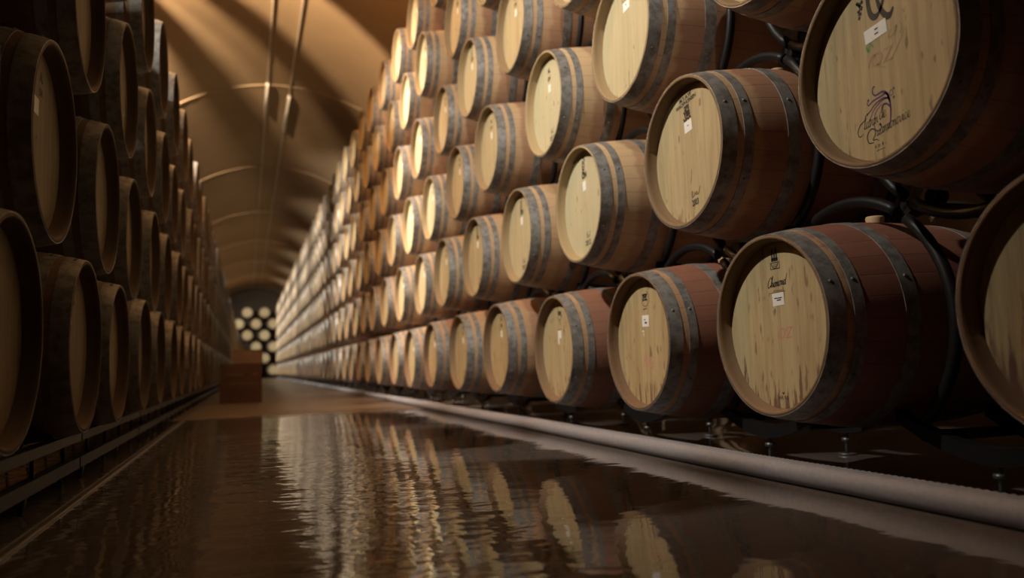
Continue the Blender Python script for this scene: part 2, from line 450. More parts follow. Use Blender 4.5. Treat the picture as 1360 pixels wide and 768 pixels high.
# ---- marks on the heads: flat ink shapes in head coordinates (u right, v up)
XH = -L + 0.048
class Ink:
    def __init__(s): s.v = []; s.f = []
    def stroke(s, pts, w, n=10):
        """smooth polyline (Catmull-Rom) with a width per control point"""
        if not isinstance(w, (list, tuple)): w = [w] * len(pts)
        P = [Vector((p[0], p[1])) for p in pts]
        out = []; ws = []
        for i in range(len(P) - 1):
            p0 = P[max(i - 1, 0)]; p1 = P[i]; p2 = P[i + 1]; p3 = P[min(i + 2, len(P) - 1)]
            for k in range(n):
                t = k / n
                out.append(0.5 * ((2 * p1) + (p2 - p0) * t + (2 * p0 - 5 * p1 + 4 * p2 - p3) * t * t + (3 * p1 - p0 - 3 * p2 + p3) * t ** 3))
                ws.append(w[i] * (1 - t) + w[i + 1] * t)
        out.append(P[-1]); ws.append(w[-1])
        b = len(s.v)
        for k, p in enumerate(out):
            t = out[min(k + 1, len(out) - 1)] - out[max(k - 1, 0)]
            if t.length < 1e-9: t = Vector((1, 0))
            t.normalize(); nn = Vector((-t.y, t.x)) * (ws[k] / 2)
            s.v += [tuple(p + nn), tuple(p - nn)]
        for k in range(len(out) - 1): s.f.append([b + 2 * k, b + 2 * k + 1, b + 2 * k + 3, b + 2 * k + 2])
    def rect(s, x0, y0, x1, y1, rot=0.0):
        b = len(s.v); cx, cy = (x0 + x1) / 2, (y0 + y1) / 2
        for px, py in ((x0, y0), (x1, y0), (x1, y1), (x0, y1)):
            dx, dy = px - cx, py - cy
            s.v.append((cx + dx * math.cos(rot) - dy * math.sin(rot), cy + dx * math.sin(rot) + dy * math.cos(rot)))
        s.f.append([b, b + 1, b + 2, b + 3])
    def dot(s, x, y, r, n=12):
        b = len(s.v)
        s.v += [(x + r * math.cos(2 * PI * i / n), y + r * math.sin(2 * PI * i / n)) for i in range(n)]
        s.f.append(list(range(b, b + n)))
    def ring(s, x, y, r, w, a0=0.0, a1=2 * PI, n=28):
        pts = [(x + r * math.cos(a0 + (a1 - a0) * i / n), y + r * math.sin(a0 + (a1 - a0) * i / n)) for i in range(n + 1)]
        s.stroke(pts, w, 2)
    def text(s, body, x, y, size, shear=0.0, rot=0.0, sx=1.0, bold=0.0):
        cu = bpy.data.curves.new('txt', 'FONT')
        cu.body = body; cu.size = size; cu.shear = shear; cu.align_x = 'CENTER'; cu.align_y = 'CENTER'
        cu.offset = bold; cu.resolution_u = 3
        o = bpy.data.objects.new('txt', cu); C.objects.link(o)
        dg = bpy.context.evaluated_depsgraph_get()
        me = bpy.data.meshes.new_from_object(o.evaluated_get(dg))
        b = len(s.v)
        for v in me.vertices:
            px, py = v.co.x * sx, v.co.y
            s.v.append((x + px * math.cos(rot) - py * math.sin(rot), y + px * math.sin(rot) + py * math.cos(rot)))
        for p in me.polygons: s.f.append([b + i for i in p.vertices])
        bpy.data.meshes.remove(me); bpy.data.objects.remove(o); bpy.data.curves.remove(cu)
    def xf(s, sx=1.0, sy=1.0, du=0.0, dv=0.0):
        n = len(s.v)
        cu = (max(p[0] for p in s.v) + min(p[0] for p in s.v)) / 2
        cv = (max(p[1] for p in s.v) + min(p[1] for p in s.v)) / 2
        s.v = [((p[0] - cu) * sx + cu + du, (p[1] - cv) * sy + cv + dv) for p in s.v]
        return s
    GLYPH = {
        'a': (1.0, [[(.75, .85), (.4, 1), (.1, .6), (.15, .15), (.45, 0), (.75, .45), (.8, .95), (.75, .3), (.95, 0), (1.1, .15)]]),
        'c': (.8, [[(.65, .85), (.4, 1), (.1, .55), (.3, 0), (.8, .25)]]),
        'd': (1.0, [[(.75, .85), (.4, 1), (.1, .6), (.15, .15), (.45, 0), (.75, .6), (1.0, 2.2), (.8, .5), (.95, 0), (1.1, .15)]]),
        'e': (.8, [[(0, .3), (.5, .5), (.65, .8), (.4, 1), (.1, .6), (.2, .1), (.5, 0), (.85, .25)]]),
        'h': (.95, [[(0, .1), (.35, 1.4), (.48, 2.1), (.28, 2.1), (.15, 0), (.35, .8), (.6, 1), (.7, .6), (.7, .1), (.95, .15)]]),
        'i': (.55, [[(0, .2), (.25, 1), (.2, .2), (.4, 0), (.6, .2)], [(.3, 1.45), (.36, 1.6)]]),
        'l': (.6, [[(0, .1), (.4, 1.4), (.5, 2.1), (.28, 2.1), (.15, .4), (.35, 0), (.65, .2)]]),
        'm': (1.3, [[(0, .7), (.15, 1), (.2, 0), (.25, .6), (.5, 1), (.6, .6), (.6, 0), (.68, .6), (.95, 1), (1.05, .6), (1.05, .1), (1.3, .15)]]),
        'n': (.9, [[(0, .7), (.15, 1), (.2, 0), (.25, .6), (.55, 1), (.65, .6), (.65, .1), (.9, .15)]]),
        'o': (.85, [[(.6, .95), (.3, 1), (.05, .5), (.3, 0), (.65, .4), (.55, .95), (.9, .85)]]),
        'u': (1.0, [[(0, .7), (.15, 1), (.15, .2), (.4, 0), (.65, .5), (.7, 1), (.68, .2), (.88, 0), (1.05, .15)]]),
        'v': (.8, [[(0, .8), (.15, 1), (.3, 0), (.6, .6), (.6, 1), (.85, .9)]]),
        'C': (1.2, [[(1.2, 1.7), (.9, 2.2), (.25, 1.5), (.1, .5), (.5, 0), (1.2, .5)]]),
    }
    def script(s, word, u, v, xh, w, slant=.35, rot=0.0, sx=1.0):
        """joined handwriting starting at u, v with x-height xh"""
        pen = 0.0
        for ch in word:
            adv, strokes = s.GLYPH[ch]
            for st in strokes:
                pts = []; ws = []
                for k, (a, b) in enumerate(st):
                    px = (pen + a + b * slant) * xh * sx; py = b * xh
                    pts.append((u + px * math.cos(rot) - py * math.sin(rot), v + px * math.sin(rot) + py * math.cos(rot)))
                    up = k > 0 and b > st[k - 1][1]
                    ws.append(w * (.6 if up else 1.25))
                s.stroke(pts, ws, 5)
            pen += adv
    def mesh(s, name, mat, lift=0.0006):
        me = bpy.data.meshes.new(name)
        fs = []
        for f in s.f:   # all faces towards -x
            (ax, ay), (bx, by), (cx_, cy_) = s.v[f[0]], s.v[f[1]], s.v[f[2]]
            fs.append(f)
        me.from_pydata([(XH - lift, -u, 0.345 + v) for u, v in s.v], [], fs)
        me.materials.append(mat)
        me.update()
        return me

def sticker_mesh(u, v, w, h, rot=0.0):
    m = MB()
    R = Matrix.Rotation(-rot, 3, 'X')
    m.box((-0.0006, -w / 2, -h / 2), (0.0006, w / 2, h / 2), 0, R, (XH - 0.0006, -u, 0.345 + v))
    me = m.mesh('paper_label'); me.materials.append(M_PAPER)
    return me

def sticker_print(u, v, rot=0.0, lines=((0.012, 0.0, 0.022), (-0.004, 0.0, 0.026)), t=0.0035):
    k = Ink()
    for dv, du, w in lines:
        k.rect(u + du - w / 2, v + dv - t / 2, u + du + w / 2, v + dv + t / 2, rot)
    return k.mesh('label_print', M_INK, 0.0018)

marks = {}     # name -> list of (part name, mesh, parent part index or None)
# --- big black Q, purple flourish and script
k = Ink()
k.stroke([(-.020, .262), (-.052, .235), (-.064, .195), (-.056, .150), (-.030, .132), (.000, .140), (.026, .170), (.034, .210), (.022, .246), (-.004, .262), (-.022, .258)],
         [.010, .018, .024, .024, .018, .012, .016, .020, .016, .010, .008])
k.stroke([(-.010, .235), (-.012, .190), (.004, .150), (.034, .120), (.060, .116), (.080, .132)], [.010, .016, .022, .022, .018, .008])
k.stroke([(.034, .240), (.046, .225), (.040, .205)], .006)
q_black = k.xf(.62, 1.0, .0, .0); k = Ink()
for (x, y) in ((-.108, .172), (-.100, .188), (-.092, .176), (-.104, .196), (-.098, .162), (-.112, .200), (-.088, .196), (-.106, .150)):
    k.dot(x, y, .006, 7)
k.stroke([(-.115, .20), (-.10, .182), (-.108, .158)], .006)
k.stroke([(-.088, .205), (-.096, .190), (-.086, .178)], .005)
q_crest = k.xf(.8, .9, .03, 0)
k2 = Ink()
k2.stroke([(-.060, -.185), (-.082, -.190), (-.090, -.172), (-.076, -.152), (-.052, -.142), (-.040, -.136)], [.002, .003, .004, .004, .003, .002])
k2.script('lavan', -.056, -.172, .020, .0022, .3, .12, .85)
k2.script('de', .024, -.158, .022, .0022, .3, .12, .9)
k2.stroke([(-.010, -.225), (-.034, -.222), (-.042, -.200), (-.026, -.180), (-.004, -.182), (.000, -.200), (-.014, -.216), (.004, -.218), (.018, -.226)], [.003, .004, .005, .004, .004, .004, .003, .003, .002])
k2.script('uannonovice', .006, -.208, .0205, .0022, .3, .14, .88)
k2.text('6 in 4 -', .022, -.240, .020, 0, .06)
k2.rect(.0, -.2565, .045, -.2545, .06)
k2.xf(.72, .84, -.056, .004)
k3 = Ink()
k3.stroke([(.022, -.128), (.044, -.095), (.048, -.050), (.040, -.018), (.018, -.002), (-.018, -.004), (-.030, .010), (-.024, .024), (-.016, .022)], [.001, .005, .008, .009, .007, .005, .005, .004, .003])
k3.stroke([(.046, -.040), (.034, -.012), (.006, -.014), (-.030, -.018), (-.052, -.026), (-.058, -.018), (-.052, -.010)], [.008, .007, .005, .005, .004, .004, .003])
k3.stroke([(.044, -.030), (.018, -.022), (-.020, -.030), (-.044, -.044), (-.062, -.052)], [.006, .005, .004, .004, .003])
k3.stroke([(.040, -.026), (.010, -.028), (-.026, -.044), (-.044, -.064), (-.050, -.070)], [.005, .004, .003, .003, .003])
k3.stroke([(.046, -.055), (.030, -.042), (.012, -.044), (.006, -.060)], [.005, .006, .005, .003])
k3.stroke([(.010, -.036), (-.022, -.058), (-.032, -.090), (-.022, -.112), (-.002, -.110), (.000, -.098), (-.008, -.094)], [.002, .003, .003, .003, .003, .004, .005])
k3.ring(.056, -.016, .008, .002)
for x, y in ((-.052, -.010), (-.062, -.052), (-.050, -.072), (-.004, -.097), (.066, -.032), (.068, -.006)): k3.dot(x, y, .0042, 9)
k3.xf(.78, .92, -.022, -.078)
k4 = Ink()
k4.stroke([(.036, .075), (.026, .055), (.046, .060), (.056, .078), (.050, .050)], .003)
k4.stroke([(.068, .084), (.075, .066), (.066, .052)], .003)
k4.stroke([(.030, -.01), (.065, .032), (.082, .060)], .0016)
k4.text('. v', .078, .108, .03)
k5 = Ink()
k5.text('OZ', -.005, -.035 + .045, .055, .2)
k5.stroke([(-.055, .0), (-.03, .03), (-.015, -.01), (.01, -.02)], .003)
k6 = Ink()
k6.stroke([(-.056, .062), (-.048, .045), (-.040, .066), (-.030, .050)], [.006, .008, .007, .004])
marks['grand_q'] = [('stamp', q_black.mesh('stamp', M_INK), None), ('crest', q_crest.mesh('crest', M_INK), None), ('brand_script', k2.mesh('brand_script', M_INK), None),
                    ('flourish', k3.mesh('flourish', M_PURPLE), None), ('scrawl', k4.mesh('scrawl', M_CHIME), None),
                    ('chalk_mark', k5.mesh('chalk_mark', mat_plain('faint_pink_chalk', (0.44, 0.26, 0.15), .9, 0, 90, .15)), None),
                    ('chalk_mark', k6.mesh('chalk_mark', M_GREEN), None),
                    ('paper_label', sticker_mesh(-.018, .090, .082, .040, .10), sticker_print(-.018, .090, .10, ((.007, .004, .012), (-.006, .004, .014)), .004))]
# --- castle crest with handwritten name
k = Ink()
for x in (-.020, -.006, .008):
    k.rect(x - .0045, .196, x + .0045, .226)
k.rect(-.026, .190, .016, .204)
for x, h in ((-.018, .246), (.006, .246)): k.stroke([(x - .004, .226), (x, h)], [.009, .001], 2); k.stroke([(x + .004, .226), (x, h)], [.006, .001], 2)
k.ring(-.006, .182, .020, .003, PI, 2 * PI, 16)
k.rect(-.034, .158, .026, .161); k.rect(-.034, .184, -.031, .161); k.rect(.023, .161, .026, .184); k.rect(-.034, .183, .026, .186)
k.rect(-.020, .168, .012, .1705); k.rect(-.024, .175, .018, .1765)
k.xf(.82, .82, .0, .018)
kn = Ink()
kn.script('Chimond', -.050, .124, .0155, .0030, .35, .06, .92)
kn.text('de bonarium', .004, .113, .009)
kn.rect(-.042, .1065, .044, .1080, .02); kn.rect(-.043, .096, -.041, .1065)
ka = Ink()
ka.text('AR 90', .002, -.236, .019); ka.stroke([(-.002, -.218), (.003, -.223), (.008, -.217)], .004)
kp = Ink(); kp.text('OZ', .024, -.030, .052, .3, .06)
kw = Ink(); kw.stroke([(-.026, .050), (-.016, .062), (-.008, .050), (-.010, .030), (-.006, .0)], [.005, .009, .006, .004, .002])
marks['castle'] = [('stamp', k.mesh('stamp', M_INK), None), ('brand_script', kn.mesh('brand_script', M_INK), None), ('brand_script', ka.mesh('brand_script', M_INK), None), ('chalk_mark', kp.mesh('chalk_mark', M_PINK), None),
                   ('scuff', kw.mesh('scuff', mat_plain('pale_scuffed_wood', (.52, .42, .26), .8)), None),
                   ('paper_label', sticker_mesh(.004, .084, .060, .042, .04), sticker_print(.004, .084, .04, ((.004, -.012, .014), (.004, .008, .024), (-.003, .004, .022)), .0035))]
# --- dark block lettering above a label, signature and year below
k = Ink()
k.text('M.Y.A.W', -.020, .228, .024, 0, .12, 1, .0008); k.text('WAOPHONIEN', -.018, .207, .022, 0, .12, 1, .0008)
k.text('2F5', -.014, .184, .026, 0, .1, 1, .002); k.text('YES', -.014, .160, .028, 0, .05, 1, .003); k.text('VBC', -.012, .134, .028, 0, .05, 1, .003)
sig = Ink()
sig.stroke([(.010, -.168), (.016, -.150), (.022, -.160), (.014, -.176), (.034, -.168), (.040, -.158), (.046, -.170), (.056, -.156), (.058, -.170), (.072, -.164), (.086, -.140)], .0035)
sig.text('2003', .040, -.200, .036, 0, .06, .8, .001); sig.xf(.85, .95, -.022, .0)
k8 = Ink(); k8.stroke([(.055, -.035), (.072, .0), (.080, .02)], .002)
marks['block'] = [('stamp', k.mesh('stamp', M_INK), None), ('brand_script', sig.mesh('brand_script', M_INK), None), ('scrawl', k8.mesh('scrawl', M_CHIME), None),
                  ('paper_label', sticker_mesh(-.008, .110, .055, .046, .10), sticker_print(-.008, .110, .1, ((.002, .0, .010),), .004))]
# --- slim lettering, label, signature and number
k = Ink()
k.text('MERA', -.006, .205, .046, .25, 1.45, .8, .001); k.text('ON', .0, .150, .040, 0, .05, .9, .003)
sig2 = Ink()
sig2.stroke([(.006, -.160), (.016, -.142), (.010, -.172), (.030, -.160), (.036, -.170), (.050, -.140)], .004)
sig2.text('2012', .022, -.198, .036, 0, .05, .9, .001)
kp = Ink(); kp.stroke([(-.02, -.02), (.0, .01), (.012, -.03)], .004)
marks['slim'] = [('stamp', k.mesh('stamp', M_INK), None), ('brand_script', sig2.mesh('brand_script', M_INK), None),
                 ('paper_label', sticker_mesh(-.004, .098, .040, .048, .04), None)]
marks['slim_pink'] = marks['slim'] + [('chalk_mark', kp.mesh('chalk_mark', M_PINK), None)]
# --- square box stamp with label
k = Ink()
for r in ((-.040, .176, .040, .179), (-.040, .226, .040, .229), (-.040, .176, -.037, .229), (.037, .176, .040, .229)): k.rect(*r)
k.stroke([(-.022, .190), (-.014, .216), (-.004, .196), (.008, .218), (.020, .192)], .005)
marks['box'] = [('stamp', k.mesh('stamp', M_INK), None), ('paper_label', sticker_mesh(.0, .148, .064, .044, .06), sticker_print(.0, .148, .06, ((.004, .0, .012),), .004))]
# --- round stamp with square label and pink letters
k = Ink()
k.ring(.010, .185, .034, .003, -2.6, 1.2); k.rect(-.016, .176, .032, .181); k.rect(-.018, .200, .022, .206); k.stroke([(-.016, .17), (-.010, .20), (.010, .192), (.030, .205)], .005)
k.text('RE', .008, .190, .030, 0, 0, 1, .001); k.rect(-.012, .138, .022, .142, .1)
kw = Ink(); kw.stroke([(-.030, .045), (-.014, .044), (-.016, .022)], .005)
kp = Ink(); kp.text('RG', .020, -.090, .075, .1, -.12)
marks['round_square'] = [('stamp', k.mesh('stamp', M_INK), None), ('chalk_mark', kp.mesh('chalk_mark', M_PINK), None), ('scuff', kw.mesh('scuff', M_PAPER), None),
                         ('paper_label', sticker_mesh(.006, .088, .060, .050, -.03), sticker_print(.006, .088, -.03, ((.006, -.006, .014), (-.006, .004, .020), (-.010, .004, .020)), .004))]
# --- torn label
k = Ink()
k.text('VER', .002, .196, .030, 0, .0, 1, .002); k.ring(.002, .194, .034, .004, 3.6, 5.8, 14); k.dot(.028, .180, .007)
k.stroke([(.062, .125), (.066, .108), (.060, .098), (.068, .085), (.056, .070)], [.010, .004, .010, .004, .003])
k.rect(-.030, .106, .020, .109)
marks['torn'] = [('stamp', k.mesh('stamp', M_INK), None), ('paper_label', sticker_mesh(-.004, .080, .050, .044, 0), None), ('paper_label', sticker_mesh(-.019, .045, .020, .036, 0), None)]
# --- plain little label and two dark words
k = Ink()
k.text('AL', .004, .196, .040, 0, .1, .8, .002); k.text('ON', .002, .150, .032, 0, .1, .8, .002)
marks['small'] = [('stamp', k.mesh('stamp', M_INK), None), ('paper_label', sticker_mesh(.004, .095, .036, .044, 0), None)]
marks['low'] = marks['small'] + [('brand_script', sig2.mesh('brand_script', M_INK), None)]
marks['left'] = [('stamp', k.mesh('stamp', M_INK), None), ('paper_label', sticker_mesh(-.045, .098, .050, .050, 0), None)]

def part(name, me, parent, col=None):
    o = bpy.data.objects.new(name, me)
    C.objects.link(o)
    o.parent = parent
    if col: o.color = col
    return o

def barrel(loc, rz, detail, col, mark=None, hoops=(0, 1, 2, 3, 4, 5)):
    """origin on the belly's lowest line, front head at local -x"""
    if detail == 0:
        o = bpy.data.objects.new('wine_barrel', ME_ONE); C.objects.link(o)
        o.location = loc; o.rotation_euler = (0, 0, rz); o.color = col
        return o
    r = empty('wine_barrel', loc, rz)
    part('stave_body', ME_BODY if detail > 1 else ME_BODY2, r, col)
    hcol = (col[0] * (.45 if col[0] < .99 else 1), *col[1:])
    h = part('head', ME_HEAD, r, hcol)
    if detail > 1:
        part('head', ME_REAR, r, col)
        part('bung', ME_BUNG, r)
    for i in (hoops if detail > 1 else (0, 1, 2)): part('hoop', ME_HOOPS[i], r)
    if mark:
        for nm, me, pr in marks[mark]:
            p_ = part(nm, me, h)
            if nm == 'paper_label': p_['label'] = 'white paper label'
            if pr: part('label_print', pr, h)
    return r

ORD = ['nearest', 'second nearest', 'third nearest', 'fourth nearest', 'fifth nearest', 'sixth nearest', 'seventh nearest', 'eighth nearest', 'ninth nearest', 'tenth nearest',
       'eleventh nearest', 'twelfth nearest', 'thirteenth nearest', 'fourteenth nearest', 'fifteenth nearest', 'sixteenth nearest', 'seventeenth nearest', 'eighteenth nearest', 'nineteenth nearest',
       'twentieth nearest'] + [t + ' nearest' for t in ('twenty-first', 'twenty-second', 'twenty-third', 'twenty-fourth', 'twenty-fifth', 'twenty-sixth', 'twenty-seventh', 'twenty-eighth', 'twenty-ninth', 'thirtieth', 'thirty-first', 'thirty-second', 'thirty-third')]
ROWN = ['bottom row', 'second row up', 'third row up', 'fourth row up', 'fifth row up', 'top row']
LROWN = ['bottom row', 'second row up', 'third row up', 'top row']

XR, XL = 1.5835, -0.5265
RZ = [.492, 1.193, 1.871, 2.556, 3.250, 3.936]
RY = [1.172, 1.684, 2.175, 2.701, 3.246, 3.779]
PR, PL = 1.0045, 0.8717
LZ = [.495, 1.069, 1.686, 2.290]
LY = [2.181, 2.576, 3.061, 3.60]
ADJ = {(0, 0, 1): (.015, .038, .006), (0, 0, 2): (.006, -.055, -.014), (0, 0, 3): (.014, -.036, -.019), (0, 0, 4): (0, -.004, .016), (0, 0, 5): (0, .016, .010), (0, 0, 6): (0, .032, .009),
       (0, 1, 0): (.016, .015, 0), (0, 1, 1): (0, -.009, 0), (0, 1, 2): (-.011, -.010, -.003), (0, 1, 5): (0, .015, .006),
       (0, 2, 1): (0, -.012, -.010), (0, 2, 2): (-.015, -.064, -.021), (0, 2, 3): (-.021, .049, .024), (0, 2, 4): (0, .013, 0), (0, 2, 5): (0, 0, -.013),
       (0, 3, 3): (-.009, .013, .019), (0, 3, 4): (.012, -.019, -.010), (0, 4, 3): (.014, -.039, -.011), (0, 4, 4): (-.024, .057, .034), (0, 4, 5): (0, .040, -.008),
       (1, 0, 0): (-.013, .051, .006), (1, 0, 1): (0, .043, 0), (1, 0, 2): (0, -.067, -.007), (1, 0, 3): (0, -.024, .005), (1, 0, 4): (0, -.062, 0),
       (1, 1, 0): (-.009, .034, .006), (1, 1, 1): (0, .032, .019), (1, 1, 2): (0, -.056, -.019), (1, 2, 0): (0, -.025, 0), (1, 2, 1): (.020, -.088, -.031), (1, 2, 2): (.011, -.034, -.014)}
SPECIAL = {  # (row, index): mark, (stain, paleness, flecks), label
    (0, 0): (None, (1.0, .05, .45), 'wine-stained oak barrel cut by the right edge of the picture, bottom row'),
    (0, 1): ('castle', (.95, .25, .75), 'dark red barrel with castle crest stamp and white label on its head'),
    (0, 2): ('round_square', (.85, .05, .65), 'reddish barrel with square white label and pink chalk letters, drips below'),
    (0, 3): ('torn', (.80, .20, .95), 'barrel with a torn white label and fleck-marked head, bottom row'),
    (0, 4): ('small', (.55, .05, .7), 'bottom-row barrel with brown head just left of the torn-label barrel'),
    (1, 0): ('grand_q', (.55, .15, .40), 'largest barrel, with black letter Q and purple flourish on its head'),
    (1, 1): ('block', (.60, .25, .25), 'barrel with block lettering, white label and signed year, beside the Q barrel'),
    (1, 2): ('slim_pink', (.42, .85, .15), 'pale barrel with slim lettering and number, left of the block-lettered barrel'),
    (1, 3): ('slim', (.40, .55, .10), 'tan barrel in second row up, two left of the block-lettered barrel'),
    (2, 0): (None, (.6, .35, .2), 'barrel whose lower rim pokes in at the top edge left of the Q barrel'),
    (2, 1): ('box', (.62, .60, .12), 'pale-headed barrel with a box stamp, cut by the top edge'),
    (2, 2): ('low', (.45, .90, .10), 'brightly lit barrel with label and number below, left of the box-stamp barrel'),
}

def visible_from(loc_rim):
    """whether a rim circle reaches the photograph's frame"""
    for a in range(24):
        p = Vector(loc_rim) + Vector((0, .29 * math.cos(a * PI / 12), .29 * math.sin(a * PI / 12)))
        q = cam_inv @ p
        if q.z < -0.1:
            u = 680 + FPX * q.x / -q.z; v = 384 - FPX * q.y / -q.z
            if 0 <= u <= 1360 and 0 <= v <= 768: return True
    return False

# ------------------------------------------------------------------ camera
FPX = 1065.7
yaw, pitch, roll = math.radians(18.2938), math.radians(5.4302), math.radians(-1.5098)
r0 = Vector((math.cos(yaw), -math.sin(yaw), 0))
f0 = Vector((math.sin(yaw) * math.cos(pitch), math.cos(yaw) * math.cos(pitch), math.sin(pitch)))
u0 = r0.cross(f0)
cr_, sr_ = math.cos(roll), math.sin(roll)
right = r0 * cr_ + u0 * sr_
up = u0 * cr_ - r0 * sr_
camd = bpy.data.cameras.new('camera')
cam = bpy.data.objects.new('camera', camd); C.objects.link(cam)
mw = Matrix((right, up, -f0)).transposed().to_4x4()
mw.translation = Vector((0, 0, 0.39))
cam.matrix_world = mw
cam_inv = mw.inverted()
camd.sensor_width = 36.0
camd.lens = 36.0 * FPX / 1360
camd.clip_start = 0.02; camd.clip_end = 200
camd.dof.use_dof = True
camd.dof.focus_distance = 2.65
camd.dof.aperture_fstop = 1.75
sc.camera = cam

# ------------------------------------------------------------------ place the barrels
def rcol(a, b_): return random.uniform(a, b_)
rest = []                                     # those past the three hundred largest
YR_MAX, YL_MAX, YEND = 29.0, 27.5, 49.3
for row in range(6):
    seen = 0
    k = 0
    while True:
        y = RY[row] + PR * k
        if y > YEND: break
        d = ADJ.get((0, row, k), (rcol(-.012, .012), rcol(-.02, .02), rcol(-.006, .006)) if y > 5 else (0, 0, 0))
        rim = (XR + d[0], y + d[1], RZ[row] + d[2])
        loc = (rim[0] + L, rim[1], rim[2] - RB)
        if row == 0: col = (rcol(.35, .9), rcol(0, .25), rcol(.2, .8), 1)
        elif row == 1: col = (rcol(.3, .6), rcol(.25, .6), rcol(0, .3), 1)
        else: col = (rcol(.25, .6), rcol(.25, .8), rcol(0, .3), 1)
        if y > YR_MAX:
            rest.append((loc, 0.0)); k += 1; continue
        vis = visible_from(rim)
        sp = SPECIAL.get((row, k)) 
        if vis: seen += 1
        mark = None
        if sp: mark = sp[0]; col = (*sp[1], 1)
        elif y < 10.5: mark = random.choice(['small', 'low', 'slim', 'small'])
        o = barrel(loc, 0.0, 2 if y < 8.2 else (1 if y < 15 else 0), col, mark)
        if sp: lab = sp[2]
        elif vis: lab = 'oak barrel, %s in the %s of the right-hand stack' % (ORD[seen - 1], ROWN[row])
        else: lab = 'oak wine barrel of the right-hand stack above the top edge of the picture'
        tag(o, lab, 'barrel', 'oak wine barrels in the right-hand stack' if vis or sp else 'right-hand barrels above the picture')
        k += 1
for row in range(4):
    seen = 0
    k = 0 if row == 0 else -1
    while True:
        y = LY[row] + PL * k
        if y > YEND: break
        d = ADJ.get((1, row, k), (rcol(-.010, .010), rcol(-.02, .02), rcol(-.005, .005)) if y > 5 else (0, 0, 0))
        rim = (XL + d[0] + (.02 if row == 3 else 0), y + d[1], LZ[row] + d[2])
        loc = (rim[0] - L, rim[1], rim[2] - RB)
        col = (rcol(.3, .7), rcol(0, .1), rcol(0, .3), rcol(.34, .5))  # low alpha darkens the left-hand wood, shade put into its colour
        if y > YL_MAX:
            rest.append((loc, PI)); k += 1; continue
        vis = visible_from(rim)
        if vis: seen += 1
        mark = 'left' if y < 6 and vis else None
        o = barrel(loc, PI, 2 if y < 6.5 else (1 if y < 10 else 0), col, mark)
        if vis: lab = 'shadowed oak barrel, %s in the %s of the left-hand stack' % (ORD[seen - 1], LROWN[row])
        else: lab = 'shadowed oak wine barrel of the left-hand stack above the top left corner'
        tag(o, lab, 'barrel', 'oak wine barrels in the left-hand stack' if vis else 'left-hand barrels outside the picture')
        k += 1
# the stack across the end of the aisle, heads towards the camera
for row in range(6):
    n = 0
    z = [.50, 1.20, 1.88, 2.57, 3.25, 3.93][row]
    xs = [0.47 + .98 * j for j in (-1, 0, 1)] if row % 2 == 0 else [-.03 + .98 * j for j in (0, 1)]
    for x in xs:
        n += 1
        o = barrel((x, 50.2 + L, z - RB), PI / 2, 0, (rcol(.3, .5), rcol(.4, .8), 0, 1))
        pos = ['left', 'middle', 'right'][n - 1] if len(xs) == 3 else ['left', 'right'][n - 1]
        tag(o, 'blurred barrel head at the far end of the aisle, %s of its %s' % (pos, ROWN[row]), 'barrel', 'barrels stacked across the far end')
# everything farther along both stacks as one object
m = MB()
def far_barrel(m, loc, rz):
    b0 = len(m.v)
    t = MB()
    prof = [(-L + .048, .270, 1), (-L, .281, 1), (-L, .292, 2), (-L + .115, rad(L - .115), 0), (0, RB, 0), (L, .292, 1)]
    t.lathe_x(prof, 16)
    t.disc_x(-L + .048, .270, 16, mi=3, flip=True)
    s_ = -1 if rz else 1
    for v in t.v: m.v.append((loc[0] + s_ * v[0], loc[1] + s_ * v[1], loc[2] + v[2]))
    for f, mi, smo in zip(t.f, t.m, t.sm): m.face([b0 + i for i in f], mi, smo)
for loc, rz in rest: far_barrel(m, loc, rz)
# ROWS OF RACKS HOLD THEM (built below as rack_rails)
M_BODYF = mat_plain('distant_stave_wood', (0.40, 0.24, 0.14), .55, 0, 5, .35)
M_HEADF = mat_plain('distant_head_wood', (0.55, 0.39, 0.20), .6, 0, 3, .3)
M_CHIMEF = mat_plain('distant_chime_wood', (0.42, 0.28, 0.14), .7, 0, 5, .3)
far = m.build('distant_wine_barrels', [M_BODYF, M_CHIMEF, M_HOOP, M_HEADF])
tag(far, 'mass of distant oak barrels where both stacks meet the far end', 'barrels', kind='stuff')

# ------------------------------------------------------------------ racks between the barrels
def arc(cy, cz, r, a0, a1, n=12):
    return [(cy + r * math.cos(math.radians(a0 + (a1 - a0) * i / n)), cz + r * math.sin(math.radians(a0 + (a1 - a0) * i / n))) for i in range(n + 1)]

def rack_meshes(P, H, R, tr, seg, foot, xf, xr):
    """rack around the gap between two neighbours of a row: four bent tubes per frame; y, z about the gap centre"""
    dd = math.degrees(math.atan2(H, P / 2))
    hs = dd - 2.0            # half span of the side arcs
    ht = 90 - dd - 2.0       # half span of the top and bottom arcs
    res = []
    for x in (xf, xr):
        m = MB()
        arcs = [arc(P / 2, 0, R, 180 - hs, 180 + hs, seg), arc(-P / 2, 0, R, -hs, hs, seg), arc(0, H, R, -90 - ht, -90 + ht, seg)]
        if not foot: arcs.append(arc(0, -H, R, 90 - ht, 90 + ht, seg))
        for a in arcs: m.tube([(x, p, q) for p, q in a], tr, 8 if seg > 6 else 5)
        res.append(m)
    return res

